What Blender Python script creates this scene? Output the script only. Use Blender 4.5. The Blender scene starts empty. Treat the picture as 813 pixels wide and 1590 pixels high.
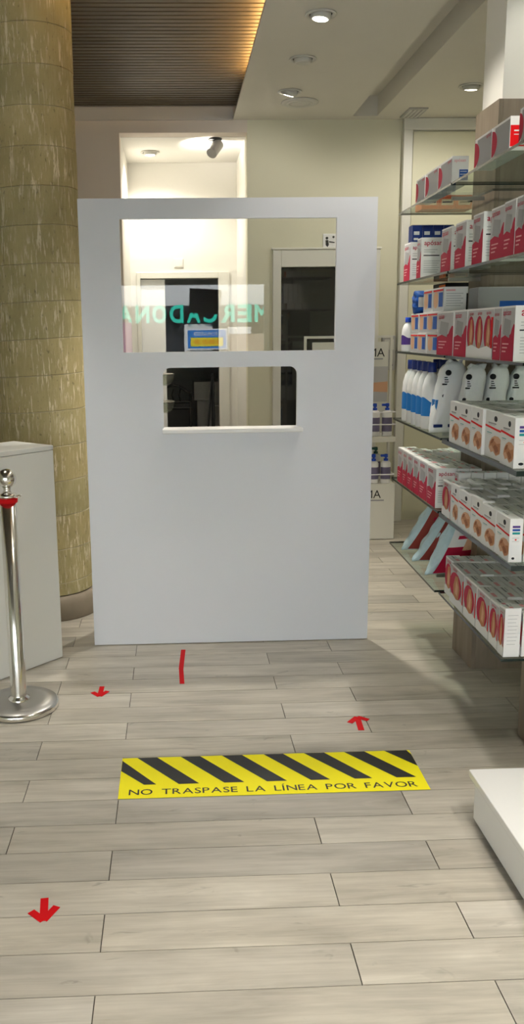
import bpy, bmesh, math, random
from mathutils import Vector, Matrix
R = random.Random(7)
SC = bpy.context.scene
COL = SC.collection
PI = math.pi

# ------------------------------------------------------------------ camera
F_PX, PITCH, ROLL, YAW, PX, CAM_H = 1371.16, .2005, -.012, .0365, 324.7, 1.5405
c, s = math.cos, math.sin
right = Vector((c(YAW), -s(YAW), 0))
fwd = Vector((s(YAW)*c(PITCH), c(YAW)*c(PITCH), -s(PITCH)))
up = Vector((s(YAW)*s(PITCH), c(YAW)*s(PITCH), c(PITCH)))
rc = right*c(ROLL) + up*s(ROLL)
uc = up*c(ROLL) - right*s(ROLL)
cam = bpy.data.cameras.new('camera')
cam.sensor_fit = 'VERTICAL'; cam.sensor_height = 36.0; cam.sensor_width = 36.0
cam.lens = F_PX/1590*36.0
cam.shift_x = (406.5-PX)/1590
cam.clip_start = .05; cam.clip_end = 200
cam_o = bpy.data.objects.new('camera', cam); COL.objects.link(cam_o)
m = Matrix.Identity(4)
for i in range(3):
    m[i][0], m[i][1], m[i][2] = rc[i], uc[i], -fwd[i]
m[0][3], m[1][3], m[2][3] = 0, 0, CAM_H
cam_o.matrix_world = m
SC.camera = cam_o

# ------------------------------------------------------------------ world, sun, exposure
w = bpy.data.worlds.new('sky'); SC.world = w; w.use_nodes = True
bg = w.node_tree.nodes['Background']
bg.inputs[0].default_value = (.58, .77, 1.0, 1); bg.inputs[1].default_value = 3.8
sun = bpy.data.lights.new('sun', 'SUN'); sun.energy = 20; sun.angle = .01; sun.color = (1, .97, .93)
sun_o = bpy.data.objects.new('sun', sun); COL.objects.link(sun_o)
sun_o.rotation_euler = Vector((.25, -1, -.95)).to_track_quat('-Z', 'Y').to_euler()
sun_o.location = (0, 30, 30)
SC.view_settings.view_transform = 'Standard'; SC.view_settings.look = 'None'
SC.view_settings.gamma = 1; SC.view_settings.use_curve_mapping = False
SC.view_settings.exposure = 0.26
SPOT_W = 62.0          # strength of one ceiling spot
LAMP_COL = (1, .94, .84)

# ------------------------------------------------------------------ materials
def mat(name, col, rough=.6, metal=0, spec=.5, emit=None, es=0, bump=0, bscale=40, var=0, vscale=3):
    M = bpy.data.materials.new(name); M.use_nodes = True
    nt = M.node_tree; b = nt.nodes['Principled BSDF']
    b.inputs['Base Color'].default_value = (*col, 1)
    b.inputs['Roughness'].default_value = rough; b.inputs['Metallic'].default_value = metal
    b.inputs['Specular IOR Level'].default_value = spec
    if emit: b.inputs['Emission Color'].default_value = (*emit, 1); b.inputs['Emission Strength'].default_value = es
    if bump or var:
        tc = nt.nodes.new('ShaderNodeTexCoord')
    if bump:
        n = nt.nodes.new('ShaderNodeTexNoise'); n.inputs['Scale'].default_value = bscale; n.inputs['Detail'].default_value = 4
        nt.links.new(tc.outputs['Object'], n.inputs['Vector'])
        bp = nt.nodes.new('ShaderNodeBump'); bp.inputs['Strength'].default_value = bump; bp.inputs['Distance'].default_value = .01
        nt.links.new(n.outputs['Fac'], bp.inputs['Height']); nt.links.new(bp.outputs[0], b.inputs['Normal'])
    if var:
        n = nt.nodes.new('ShaderNodeTexNoise'); n.inputs['Scale'].default_value = vscale; n.inputs['Detail'].default_value = 3
        nt.links.new(tc.outputs['Object'], n.inputs['Vector'])
        r = nt.nodes.new('ShaderNodeValToRGB')
        r.color_ramp.elements[0].color = (*[x*(1-var) for x in col], 1); r.color_ramp.elements[0].position = .3
        r.color_ramp.elements[1].color = (*[min(1, x*(1+var)) for x in col], 1); r.color_ramp.elements[1].position = .7
        nt.links.new(n.outputs['Fac'], r.inputs[0]); nt.links.new(r.outputs[0], b.inputs['Base Color'])
    return M

def N(nt, t, **kw):
    n = nt.nodes.new(t)
    for k, v in kw.items(): setattr(n, k, v)
    return n

def math_n(nt, op, a, b=None):
    n = N(nt, 'ShaderNodeMath', operation=op)
    for i, x in enumerate((a, b)):
        if x is None: continue
        if isinstance(x, (int, float)): n.inputs[i].default_value = x
        else: nt.links.new(x, n.inputs[i])
    return n.outputs[0]

def pane_mat(name, tint, f0=.04, rough=0.0, power=5.0):
    """clear sheet: straight transmission plus a Schlick reflection on each face"""
    M = bpy.data.materials.new(name); M.use_nodes = True; nt = M.node_tree
    nt.nodes.remove(nt.nodes['Principled BSDF']); out = nt.nodes['Material Output']
    g = N(nt, 'ShaderNodeNewGeometry'); d = N(nt, 'ShaderNodeVectorMath', operation='DOT_PRODUCT')
    nt.links.new(g.outputs['Incoming'], d.inputs[0]); nt.links.new(g.outputs['Normal'], d.inputs[1])
    a = math_n(nt, 'ABSOLUTE', d.outputs['Value'])
    p = math_n(nt, 'POWER', math_n(nt, 'SUBTRACT', 1.0, a), power)
    fr = math_n(nt, 'ADD', math_n(nt, 'MULTIPLY', p, 1-f0), f0)
    t = N(nt, 'ShaderNodeBsdfTransparent'); t.inputs[0].default_value = (*tint, 1)
    gl = N(nt, 'ShaderNodeBsdfGlossy'); gl.inputs['Roughness'].default_value = rough
    mx = N(nt, 'ShaderNodeMixShader')
    nt.links.new(fr, mx.inputs[0]); nt.links.new(t.outputs[0], mx.inputs[1]); nt.links.new(gl.outputs[0], mx.inputs[2])
    nt.links.new(mx.outputs[0], out.inputs[0])
    return M

def ramp(nt, fac, stops):
    r = N(nt, 'ShaderNodeValToRGB'); cr = r.color_ramp
    while len(cr.elements) < len(stops): cr.elements.new(.5)
    for e, (p, col) in zip(cr.elements, stops): e.position = p; e.color = (*col, 1)
    nt.links.new(fac, r.inputs[0]); return r.outputs[0]

def mixc(nt, mode, fac, a, b):
    n = N(nt, 'ShaderNodeMix', data_type='RGBA', blend_type=mode)
    for sock, x in ((n.inputs[0], fac), (n.inputs[6], a), (n.inputs[7], b)):
        if isinstance(x, (int, float)): sock.default_value = x
        elif isinstance(x, tuple): sock.default_value = (*x, 1)
        else: nt.links.new(x, sock)
    return n.outputs[2]

def wood_mat(name, axis, dark, mid, light, rough=.5, tone=.16, scale=1.0, world=False, knots=True):
    """grain drawn out along one axis, every board its own tone and offset"""
    M = bpy.data.materials.new(name); M.use_nodes = True; nt = M.node_tree; b = nt.nodes['Principled BSDF']
    tc = N(nt, 'ShaderNodeTexCoord'); oi = N(nt, 'ShaderNodeObjectInfo')
    off = N(nt, 'ShaderNodeVectorMath', operation='SCALE'); off.inputs[0].default_value = (37, 53, 71)
    nt.links.new(oi.outputs['Random'], off.inputs['Scale'])
    ad = N(nt, 'ShaderNodeVectorMath', operation='ADD')
    nt.links.new(tc.outputs['Object'], ad.inputs[0]); nt.links.new(off.outputs[0], ad.inputs[1])
    def noise(sc, stretch, det=5, dist=0):
        mp = N(nt, 'ShaderNodeMapping'); v = [sc, sc, sc]; v[axis] = sc/stretch; mp.inputs['Scale'].default_value = v
        nt.links.new(ad.outputs[0], mp.inputs['Vector'])
        n = N(nt, 'ShaderNodeTexNoise'); n.inputs['Scale'].default_value = 1; n.inputs['Detail'].default_value = det
        n.inputs['Distortion'].default_value = dist; n.inputs['Roughness'].default_value = .62
        nt.links.new(mp.outputs[0], n.inputs['Vector']); return n.outputs['Fac']
    base = ramp(nt, noise(14*scale, 7, 6, .6), [(.28, dark), (.5, mid), (.74, light)])
    fine = ramp(nt, noise(75*scale, 30, 3), [(.36, (.88, .87, .86)), (.62, (1.03, 1.03, 1.03))])
    col = mixc(nt, 'MULTIPLY', .8, base, fine)
    cloud = ramp(nt, noise(5*scale, 2.2, 3), [(.3, (.80, .795, .79)), (.68, (1.10, 1.09, 1.08))])
    col = mixc(nt, 'MULTIPLY', .9, col, cloud)
    if knots:
        k = ramp(nt, noise(11*scale, 2.2, 3, 1.6), [(.655, (0, 0, 0)), (.75, (1, 1, 1))])
        col = mixc(nt, 'MIX', math_n(nt, 'MULTIPLY', k, .55), col, tuple(x*.55 for x in dark))
    t = ramp(nt, oi.outputs['Random'], [(0, (1-tone, 1-tone, 1-tone*.95)), (.5, (1, .985, .96)), (1, (1+tone*.4, 1+tone*.4, 1+tone*.45))])
    col = mixc(nt, 'MULTIPLY', 1.0, col, t)
    nt.links.new(col, b.inputs['Base Color']); b.inputs['Roughness'].default_value = rough
    bp = N(nt, 'ShaderNodeBump'); bp.inputs['Strength'].default_value = .12; bp.inputs['Distance'].default_value = .004
    nt.links.new(noise(75*scale, 30, 3), bp.inputs['Height']); nt.links.new(bp.outputs[0], b.inputs['Normal'])
    return M

M = {}
M['plank'] = wood_mat('floor_plank', 0, (.385, .36, .305), (.515, .485, .42), (.61, .58, .51), rough=.42)
M['grout'] = mat('grout', (.06, .054, .045), .9)
M['pillar_wood'] = wood_mat('pillar_wood', 2, (.19, .155, .115), (.25, .205, .155), (.31, .26, .205), rough=.55, tone=.05, scale=.7, knots=False)
M['slat'] = wood_mat('slat_wood', 0, (.095, .075, .047), (.12, .097, .063), (.15, .12, .08), rough=.55, tone=.08, knots=False)
M['dark_board'] = mat('dark_board', (.025, .02, .014), .8)
M['white_panel'] = mat('white_panel', (.77, .79, .84), .38, bump=.01, bscale=300)
M['counter_white'] = mat('counter_white', (.75, .75, .71), .4)
M['white_gloss'] = mat('white_gloss', (.88, .88, .87), .25)
M['wall'] = mat('wall_paint', (.74, .72, .56), .75, var=.02, vscale=1.5)
M['wall_grey'] = mat('wall_paint_grey', (.76, .68, .60), .8, var=.02)
M['wall_cream'] = mat('wall_paint_cream', (.84, .82, .76), .75)
M['ceil'] = mat('ceiling_paint', (.70, .675, .60), .85, var=.015)
M['frame_white'] = mat('frame_white', (.78, .77, .70), .45)
M['dark_glass'] = mat('dark_door_glass', (.012, .013, .014), .03, spec=.6)
M['dark_wall'] = mat('store_room_paint', (.55, .55, .52), .9)
M['dark_wood'] = mat('dark_wood', (.03, .026, .024), .5)
M['grey_wood'] = mat('grey_desk', (.34, .34, .32), .6)
M['steel'] = mat('polished_steel', (.78, .76, .71), .16, metal=1)
M['steel_plate'] = mat('brushed_steel_plate', (.42, .41, .39), .34, metal=1, bump=.02, bscale=200)
M['red_tape'] = mat('red_tape', (.62, .004, .008), .6, spec=.15)
M['yellow'] = mat('sign_yellow', (1.0, .90, .010), .5, spec=.2)
M['sign_black'] = mat('sign_black', (.012, .012, .012), .45)
M['black'] = mat('black_plastic', (.02, .02, .02), .5)
M['grey_plastic'] = mat('grey_plastic', (.42, .41, .39), .5)
M['pale_plastic'] = mat('pale_plastic', (.62, .61, .56), .5)
M['acrylic'] = pane_mat('acrylic', (.985, .99, .985), .032)
M['glass'] = pane_mat('shelf_glass', (.88, .93, .90), .05, power=9.0)
M['glass_edge'] = mat('shelf_glass_edge', (.012, .022, .019), .2)
M['clear_glass'] = pane_mat('bowl_glass', (.80, .82, .78), .08)
M['card'] = mat('white_card', (.88, .87, .86), .45, var=.015, vscale=9)
M['film'] = mat('white_film', (.90, .91, .92), .28, bump=.35, bscale=26)
M['bluefilm'] = mat('pale_blue_film', (.58, .76, .82), .22, bump=.8, bscale=30)
M['lamp_on'] = mat('lamp_glow', (1, 1, 1), .4, emit=(1, .93, .80), es=14)
M['lamp_off'] = mat('lamp_lens', (.55, .54, .50), .25)
M['led'] = mat('led_strip', (1, .8, .5), .5, emit=(1, .62, .24), es=60)
M['white_plastic'] = mat('white_plastic', (.86, .86, .86), .3)
M['blue_plastic'] = mat('navy_blue_plastic', (.012, .03, .20), .35)
M['royal_plastic'] = mat('royal_blue_plastic', (.012, .07, .55), .35)
M['green_plastic'] = mat('dark_green_plastic', (.01, .09, .07), .4)
M['purple_grey'] = mat('purple_grey_plastic', (.16, .14, .24), .35)
M['facade'] = mat('facade_paint', (.80, .79, .76), .9)
M['brown_wall'] = mat('facade_brown', (.42, .31, .22), .9)
M['asphalt'] = mat('street_paving', (.46, .46, .46), .9, var=.1)
M['awning'] = mat('awning_cloth', (.018, .020, .030), .85)
M['teal'] = mat('teal_letter', (.02, .80, .56), .6)
M['purple'] = mat('purple_banner', (.22, .01, .20), .6)
# flat print colours on packaging
PRINT = {}
for k, col in dict(crimson=(.50, .012, .055), red=(.80, .004, .008), pink=(.86, .42, .46), grey=(.36, .36, .38), lgrey=(.54, .54, .55),
                   mgrey=(.37, .37, .38), black=(.02, .02, .025), skin=(.55, .24, .11), skind=(.34, .12, .05), skinl=(.72, .42, .26), blue=(.02, .10, .42),
                   navy=(.012, .03, .15), sky=(.03, .22, .62), orange=(.80, .16, .03), white=(.86, .86, .86), yellow=(.95, .74, .03),
                   brick=(.34, .06, .05), teal=(.02, .35, .34), cream=(.75, .66, .45), violet=(.10, .05, .26)).items():
    PRINT[k] = mat('print_'+k, col, .55, spec=.2)
PK = list(PRINT); PM = [PRINT[k] for k in PK]

# ------------------------------------------------------------------ mesh helpers
class MB:
    def __init__(self): self.v = []; self.f = []; self.m = []; self.sm = []
    def add(self, vs, fs, mi=0, smooth=False):
        o = len(self.v); self.v += [tuple(x) for x in vs]
        for f in fs: self.f.append([o+i for i in f]); self.m.append(mi); self.sm.append(smooth)
        return self
    def box(self, x0, x1, y0, y1, z0, z1, mi=0):
        vs = [(x, y, z) for z in (z0, z1) for y in (y0, y1) for x in (x0, x1)]
        return self.add(vs, [(0, 2, 3, 1), (4, 5, 7, 6), (0, 1, 5, 4), (2, 6, 7, 3), (0, 4, 6, 2), (1, 3, 7, 5)], mi)
    def prism(self, poly, z0, z1, mi=0, smi=None):
        n = len(poly)
        self.add([(x, y, z0) for x, y in poly]+[(x, y, z1) for x, y in poly], [tuple(range(n-1, -1, -1)), tuple(range(n, 2*n))], mi)
        o = [(x, y, z0) for x, y in poly]+[(x, y, z1) for x, y in poly]
        return self.add(o, [(i, (i+1) % n, n+(i+1) % n, n+i) for i in range(n)], mi if smi is None else smi)
    def tube(self, p0, p1, r0, r1=None, n=12, mi=0, caps=True, smooth=True):
        r1 = r0 if r1 is None else r1
        p0, p1 = Vector(p0), Vector(p1); d = (p1-p0).normalized()
        a = d.orthogonal().normalized(); b = d.cross(a)
        vs = []
        for p, r in ((p0, r0), (p1, r1)):
            for i in range(n):
                t = 2*PI*i/n; vs.append(p+(a*c(t)+b*s(t))*r)
        self.add(vs, [(i, (i+1) % n, n+(i+1) % n, n+i) for i in range(n)], mi, smooth)
        if caps: self.add(vs, [tuple(range(n-1, -1, -1)), tuple(range(n, 2*n))], mi)
        return self
    def path(self, pts, r, n=8, mi=0):
        for a, b in zip(pts[:-1], pts[1:]): self.tube(a, b, r, n=n, mi=mi)
        return self
    def lathe(self, prof, n=24, ctr=(0, 0, 0), mi=0, smooth=True, axis=2, sy=1.0):
        vs = []
        for r, z in prof:
            for i in range(n):
                t = 2*PI*i/n; q = (r*c(t), r*s(t)*sy, z)
                if axis == 1: q = (q[0], q[2], q[1])
                vs.append((q[0]+ctr[0], q[1]+ctr[1], q[2]+ctr[2]))
        fs = []
        for k in range(len(prof)-1):
            for i in range(n): j = (i+1) % n; fs.append((k*n+i, k*n+j, (k+1)*n+j, (k+1)*n+i))
        self.add(vs, fs, mi, smooth)
        for k, rev in ((0, True), (len(prof)-1, False)):
            if prof[k][0] > 1e-6:
                r_ = list(range(k*n, k*n+n)); self.add(vs, [tuple(r_[::-1] if rev else r_)], mi)
        return self
    def mesh(self, name, mats):
        me = bpy.data.meshes.new(name); me.from_pydata(self.v, [], self.f)
        for mm in (mats if isinstance(mats, list) else [mats]): me.materials.append(mm)
        me.polygons.foreach_set('material_index', self.m); me.polygons.foreach_set('use_smooth', self.sm)
        me.validate(); me.update(); return me
    def build(self, name, mats, parent=None, bevel=0, seg=2):
        return obj(name, self.mesh(name, mats), parent, bevel, seg)

def obj(name, me, parent=None, bevel=0, seg=2):
    o = bpy.data.objects.new(name, me); COL.objects.link(o)
    if parent is not None: o.parent = parent
    if bevel:
        b = o.modifiers.new('bevel', 'BEVEL'); b.width = bevel; b.segments = seg; b.limit_method = 'ANGLE'; b.angle_limit = .6
    return o
def tag(o, label, cat, group=None):
    o['label'] = label; o['category'] = cat
    if group: o['group'] = group
    return o
def empty(name, loc=(0, 0, 0), rz=0):
    o = bpy.data.objects.new(name, None); COL.objects.link(o); o.empty_display_size = .05
    o.location = loc; o.rotation_euler = (0, 0, rz); return o
def struct(o): o['kind'] = 'structure'; return o

_tx = {}
def text2d(t, bold=0.0, res=2):
    """glyph outlines as flat faces, cap height scaled to 1"""
    if (t, bold) in _tx: return _tx[(t, bold)]
    cu = bpy.data.curves.new('glyphs', 'FONT'); cu.body = t; cu.resolution_u = res; cu.fill_mode = 'FRONT'; cu.offset = bold
    o = bpy.data.objects.new('glyphs', cu); COL.objects.link(o)
    dg = bpy.context.evaluated_depsgraph_get(); me = bpy.data.meshes.new_from_object(o.evaluated_get(dg))
    vs = [(v.co.x, v.co.y) for v in me.vertices]; fs = [tuple(p.vertices) for p in me.polygons]
    bpy.data.objects.remove(o); bpy.data.curves.remove(cu); bpy.data.meshes.remove(me)
    x0 = min(v[0] for v in vs); x1 = max(v[0] for v in vs); k = .69
    _tx[(t, bold)] = ([((x-x0)/k, y/k) for x, y in vs], fs, (x1-x0)/k)
    return _tx[(t, bold)]

def slab_curve(loops, depth):
    """closed 2D loops (first the outline, then holes) -> mesh of that thickness in XY"""
    cu = bpy.data.curves.new('slab', 'CURVE'); cu.dimensions = '2D'; cu.fill_mode = 'BOTH'; cu.extrude = depth/2
    for lp in loops:
        sp = cu.splines.new('POLY'); sp.points.add(len(lp)-1); sp.use_cyclic_u = True
        for p, q in zip(sp.points, lp): p.co = (q[0], q[1], 0, 1)
    o = bpy.data.objects.new('slab', cu); COL.objects.link(o)
    dg = bpy.context.evaluated_depsgraph_get(); me = bpy.data.meshes.new_from_object(o.evaluated_get(dg))
    bpy.data.objects.remove(o); bpy.data.curves.remove(cu); return me

ORD = ['nearest', 'second', 'third', 'fourth', 'fifth', 'sixth', 'seventh', 'eighth', 'ninth', 'tenth', 'eleventh', 'twelfth']
NTH = ['first', 'second', 'third', 'fourth', 'fifth', 'sixth', 'seventh', 'eighth', 'ninth', 'tenth']

# ================================================================== THE ROOM
XL, XR, YF, YB, ZC = -3.2, 2.8, -2.5, 7.1, 3.11
# ---- floor
b = MB().box(XL, XR, YF, 10.6, -.10, -.004)
floor = struct(b.build('floor', M['grout']))
PW, PL, GAP = .15, .9605, .0030
y0, l1, l2 = 1.8373, -.2181, .4215
_pm = {}
def plank_mesh(length):
    k = round(length, 3)
    if k not in _pm:
        _pm[k] = MB().box(GAP/2, length-GAP/2, GAP/2, PW-GAP/2, -.004, 0).mesh('plank', M['plank'])
    return _pm[k]
rest = MB()
for k in range(-29, 59):
    ya = y0+k*PW
    ph = l2 if k % 2 == 0 else l1
    j0 = math.floor((XL-ph)/PL)
    for j in range(j0, j0+9):
        xa, xb = max(XL, ph+j*PL), min(XR, ph+(j+1)*PL)
        if xb-xa < .02: continue
        if -5 <= k < 34 and xb > -.25-.24*(ya+.6) and xa < .45+.26*(ya+.6):
            p = obj('plank', plank_mesh(xb-xa), floor); p.location = (xa, ya, R.uniform(-.0004, .0004))
        elif ya > YF:
            rest.box(xa+GAP/2, xb-GAP/2, ya+GAP/2, min(ya+PW, 10.6)-GAP/2, -.004, 0)
o = rest.build('plank_field', M['plank'], floor); o['kind'] = 'stuff'

# ---- ceiling: plaster strip, slot, right strip, slatted recess
XE, SX0, SX1, ZS = .475, 1.36, 1.545, 3.20
b = MB()
b.box(XE, .62, YF, YB, ZC, ZC+.02)                 # lip over the light cove
b.box(.62, SX0, YF, YB, ZC, ZC+.30)
b.box(SX1, XR, YF, YB, ZC, ZC+.30)
b.box(SX0, SX1, YF, YB, ZC+.14, ZC+.30)            # slot bottom
b.box(SX0, SX1, 6.99, YB, ZC, ZC+.14)
ceil = struct(b.build('ceiling', M['ceil']))
b = MB().box(XL, .62, YF, YB, ZS+.05, ZS+.21)
o = struct(b.build('ceiling_backing_board', M['dark_board']))
SLW = .060
sm = MB().box(XL, .615, 0, .041, 0, .026).mesh('slat', M['slat'])
k = 0
while YB-.024-SLW*(k+1) > 2.6:
    p = obj('slat', sm, ceil); p.location = (0, YB-.024-SLW*(k+1), ZS); k += 1
b = MB()
while YB-.024-SLW*(k+1) > YF: b.box(XL, .615, YB-.024-SLW*(k+1), YB-.024-SLW*(k+1)+.041, ZS, ZS+.026); k += 1
o = b.build('slat_field', M['slat'], ceil); o['kind'] = 'stuff'
led = tag(MB().box(.545, .575, 1.0, 6.15, ZC+.021, ZC+.028).build('light_strip', M['led']),
          'warm amber light strip glowing along the edge of the slatted ceiling', 'light strip')

# ---- walls
CX0, CX1, CZ, CY = -.385, .58, 3.02, 8.29         # lit corridor opening
DX0, DX1, DZ = .841, 1.55, 2.032                  # dark door
b = MB()
b.box(CX1, DX0, YB, YB+.15, 0, 3.31); b.box(DX0, DX1, YB, YB+.15, DZ, 3.31); b.box(DX1, XR, YB, YB+.15, 0, 3.31)
b.box(DX0, DX1, YB+.10, YB+.15, 0, DZ)
struct(b.build('wall_back', M['wall']))
b = MB(); b.box(XL, CX0, YB, YB+.15, 0, 3.41); b.box(CX0, CX1, YB, YB+.15, CZ, 3.41)
struct(b.build('wall_back_left', M['wall_grey']))
struct(MB().box(XL-.15, XL, YF, 10.8, 0, 3.41).build('wall_left', M['wall']))
struct(MB().box(XR, XR+.15, YF, 10.8, 0, 3.41).build('wall_right', M['wall']))
b = MB()
OX0, OX1, OZ = -3.0, 1.165, 2.165                 # street opening behind the camera
b.box(XL, OX0, YF-.15, YF, 0, 3.41); b.box(OX1, XR, YF-.15, YF, 0, 3.41); b.box(OX0, OX1, YF-.15, YF, OZ, 3.41)
struct(b.build('wall_front', M['wall']))
b = MB()                                           # frame of the street opening
b.box(OX0, OX1, YF-.16, YF-.10, OZ-.05, OZ); b.box(-.70, -.66, YF-.16, YF-.10, 0, OZ-.05); b.box(OX1-.05, OX1, YF-.16, YF-.10, 0, OZ-.05)
struct(b.build('trim_3', M['frame_white']))
# corridor behind the opening
b = MB()
b.box(CX0-.15, CX0, YB+.15, CY, 0, 3.2); b.box(CX1, CX1+.15, YB+.15, CY, 0, 3.2)
b.box(CX0, CX1, YB+.15, CY, CZ-.002, 3.2)
IX0, IX1, IZ = -.313, .409, 2.03
b.box(CX0-.15, IX0, CY, CY+.12, 0, 3.2); b.box(IX1, CX1+.15, CY, CY+.12, 0, 3.2); b.box(IX0, IX1, CY, CY+.12, IZ, 3.2)
struct(b.build('wall_corridor', M['wall_cream']))
b = MB(); b.box(IX0-.02, IX0+.015, CY-.02, CY+.13, 0, IZ+.05); b.box(IX1, IX1+.097, CY-.02, CY+.13, 0, IZ+.05); b.box(IX0+.015, IX1, CY-.02, CY+.13, IZ-.005, IZ+.05)
struct(b.build('trim_1', M['frame_white'], bevel=.004))
struct(MB().box(-.298, -.077, CY+.03, CY+.07, .005, IZ-.01).build('door_2', M['white_gloss'], bevel=.003))
# store room
b = MB()
b.box(-1.2, 1.9, 10.6, 10.7, 0, 3.2); b.box(-1.3, -1.2, CY+.12, 10.6, 0, 3.2); b.box(1.9, 2.0, CY+.12, 10.6, 0, 3.2)
b.box(-1.3, 2.0, CY+.12, 10.6, 2.8, 3.2)
b.box(-1.3, CX0-.15, CY, CY+.12, 0, 3.2); b.box(CX1+.15, 2.0, CY, CY+.12, 0, 3.2)
struct(b.build('wall_store_room', M['dark_wall']))
struct(MB().box(XL-.15, XR+.15, YF-.15, 10.8, 3.415, 3.6).build('roof', M['facade']))
# grey fascia closing the slatted recess
struct(MB().box(XL, XE-.002, YB-.022, YB, ZC-.004, ZS+.0).build('trim_5', mat('fascia_grey', (.62, .59, .55), .7)))
# dark door
b = MB(); b.box(DX0-.065, DX0, YB-.022, YB+.06, 0, DZ+.13); b.box(DX1, DX1+.065, YB-.022, YB+.06, 0, DZ+.13); b.box(DX0, DX1, YB-.022, YB+.06, DZ, DZ+.13)
b.box(DX0-.075, DX1+.075, YB-.03, YB, DZ+.13, DZ+.145)
struct(b.build('trim_2', M['frame_white'], bevel=.004))
d1 = struct(MB().box(DX0+.004, DX1-.004, YB+.02, YB+.055, .006, DZ-.004).build('door_1', M['dark_glass']))
h = MB(); h.tube((DX1-.05, YB-.02, 1.03), (DX1-.05, YB+.03, 1.03), .011); h.tube((DX1-.05, YB-.02, 1.03), (DX1-.16, YB-.02, 1.03), .009)
h.build('door_handle', M['steel'], d1)
# framed white panel right of the door
b = MB()
b.box(1.765, XR, YB-.05, YB, ZC-.085, ZC-.002); b.box(1.765, 1.835, YB-.05, YB, 0, ZC-.085)
struct(b.build('trim_4', M['frame_white'], bevel=.003))
struct(MB().box(1.845, XR, YB-.022, YB, .08, ZC-.095).build('wall_panel_back', mat('panel_cream', (.74, .72, .54), .5)))
# pillar: wood cladding with white column above
PX0, PX1, PY0, PY1, PZ = 1.34, 1.95, 3.81, 4.09, 2.46
pil = struct(MB().box(PX0+.02, PX1-.02, PY0+.02, PY1-.02, 0, ZC).build('pillar_column', M['wall_cream']))
b = MB()
for (xa, xb, ya, yb) in ((PX0, PX0+.018, PY0, PY1),):
    b.box(xa, xb, ya, yb, 0, PZ)
b.build('cladding_board', M['pillar_wood'], pil)
for i in range(2):
    b = MB().box(PX0+.019+i*.30, PX0+.319+i*.30-.002, PY0, PY0+.018, 0, PZ); b.build('cladding_board', M['pillar_wood'], pil)
struct(MB().box(1.30, 1.62, 2.3, 3.14, 0, .40).build('plinth_panel', M['pillar_wood']))

# ---- street outside, seen only mirrored in the acrylic
FY = -14.0
struct(MB().box(-30, 30, FY-8, YF-.15, -.14, -.06).build('street', M['asphalt']))
bd = empty('shop_building', (0, FY, 0)); tag(bd, 'sunlit white shop front across the street mirrored in the acrylic window', 'building')
MB().box(-14, 14, -6, 0, 2.15, 9).build('upper_wall', M['facade'], bd)
MB().box(-14, 14, -6, -.25, -.06, 2.15).build('shop_window', M['awning'], bd)
pts = [(-14, 2.2)]
x = -14.0
while x < 14: pts += [(x, 1.93+R.uniform(-.03, .03)), (x+.12, 2.06+R.uniform(-.02, .05)), (x+.3, 2.10), (x+.42, 1.98)]; x += .5
pts += [(14, 1.95), (14, 2.2)]
me = slab_curve([pts], .04); me.materials.append(M['awning']); o = obj('awning_valance', me, bd); o.rotation_euler = (PI/2, 0, 0); o.location = (0, .05, 0)
MB().box(1.30, 6, -.24, .04, -.06, 1.5).build('brown_parapet', M['brown_wall'], bd)
MB().box(1.35, 1.92, -.2, .05, 1.5, 1.67).build('white_board', M['facade'], bd)
MB().box(.25, .95, -.24, .02, -.06, 1.75).build('pale_post', M['facade'], bd)
for i_, ch_ in enumerate('MERCADONA'):           # seen from the shop it reads left to right towards -x
    vs, fs, tw = text2d(ch_, .035, 4); x0_ = 2.35-i_*.422
    b = MB()
    for yy in (.06, .12): b.add([(x0_-x/tw*.345, yy, 1.80+y*.40) for x, y in vs], fs)
    b.build('shop_letter', M['teal'], bd)
o = tag(MB().box(-1.55, -1.03, .0, .03, .6, 1.80).build('banner', M['purple']), 'purple banner on the street mirrored at the left of the acrylic window', 'banner'); o.location = (0, FY+.6, 0)
hb = empty('opening_hours_board', (.30, FY+.35, 1.13)); tag(hb, 'blue and yellow HORARIO opening hours board mirrored in the acrylic window', 'sign')
MB().box(0, 1.0, 0, .03, 0, .50).build('board', PRINT['white'], hb)
MB().box(.03, .97, .03, .034, .03, .47).build('blue_panel', PRINT['sky'], hb)
MB().box(.10, .90, .034, .038, .08, .29).build('yellow_panel', PRINT['yellow'], hb)
for t, xc, zc, hh, mk in (('HORARIO', .5, .33, .10, 'white'), ('9.00-21.30', .5, .135, .10, 'red')):
    vs, fs, tw = text2d(t, .0); k = min(hh, .76/tw)
    MB().add([(xc+tw*k/2-x*k, .041, zc+y*hh) for x, y in vs], fs).build('lettering', PRINT[mk], hb)
hs = empty('hanging_sign', (.37, YF+.10, 1.765), 0); tag(hs, 'black sign board hanging on a cord in the shop doorway, mirrored in acrylic', 'sign')
o = MB().box(-.19, .19, -.008, .008, 0, .29).build('board', M['black'], hs); o.rotation_euler = (0, .06, 0)
MB().path([(-.1, 0, .28), (0, 0, .40), (.1, 0, .28)], .002, 5).build('cord', M['black'], hs)

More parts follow.
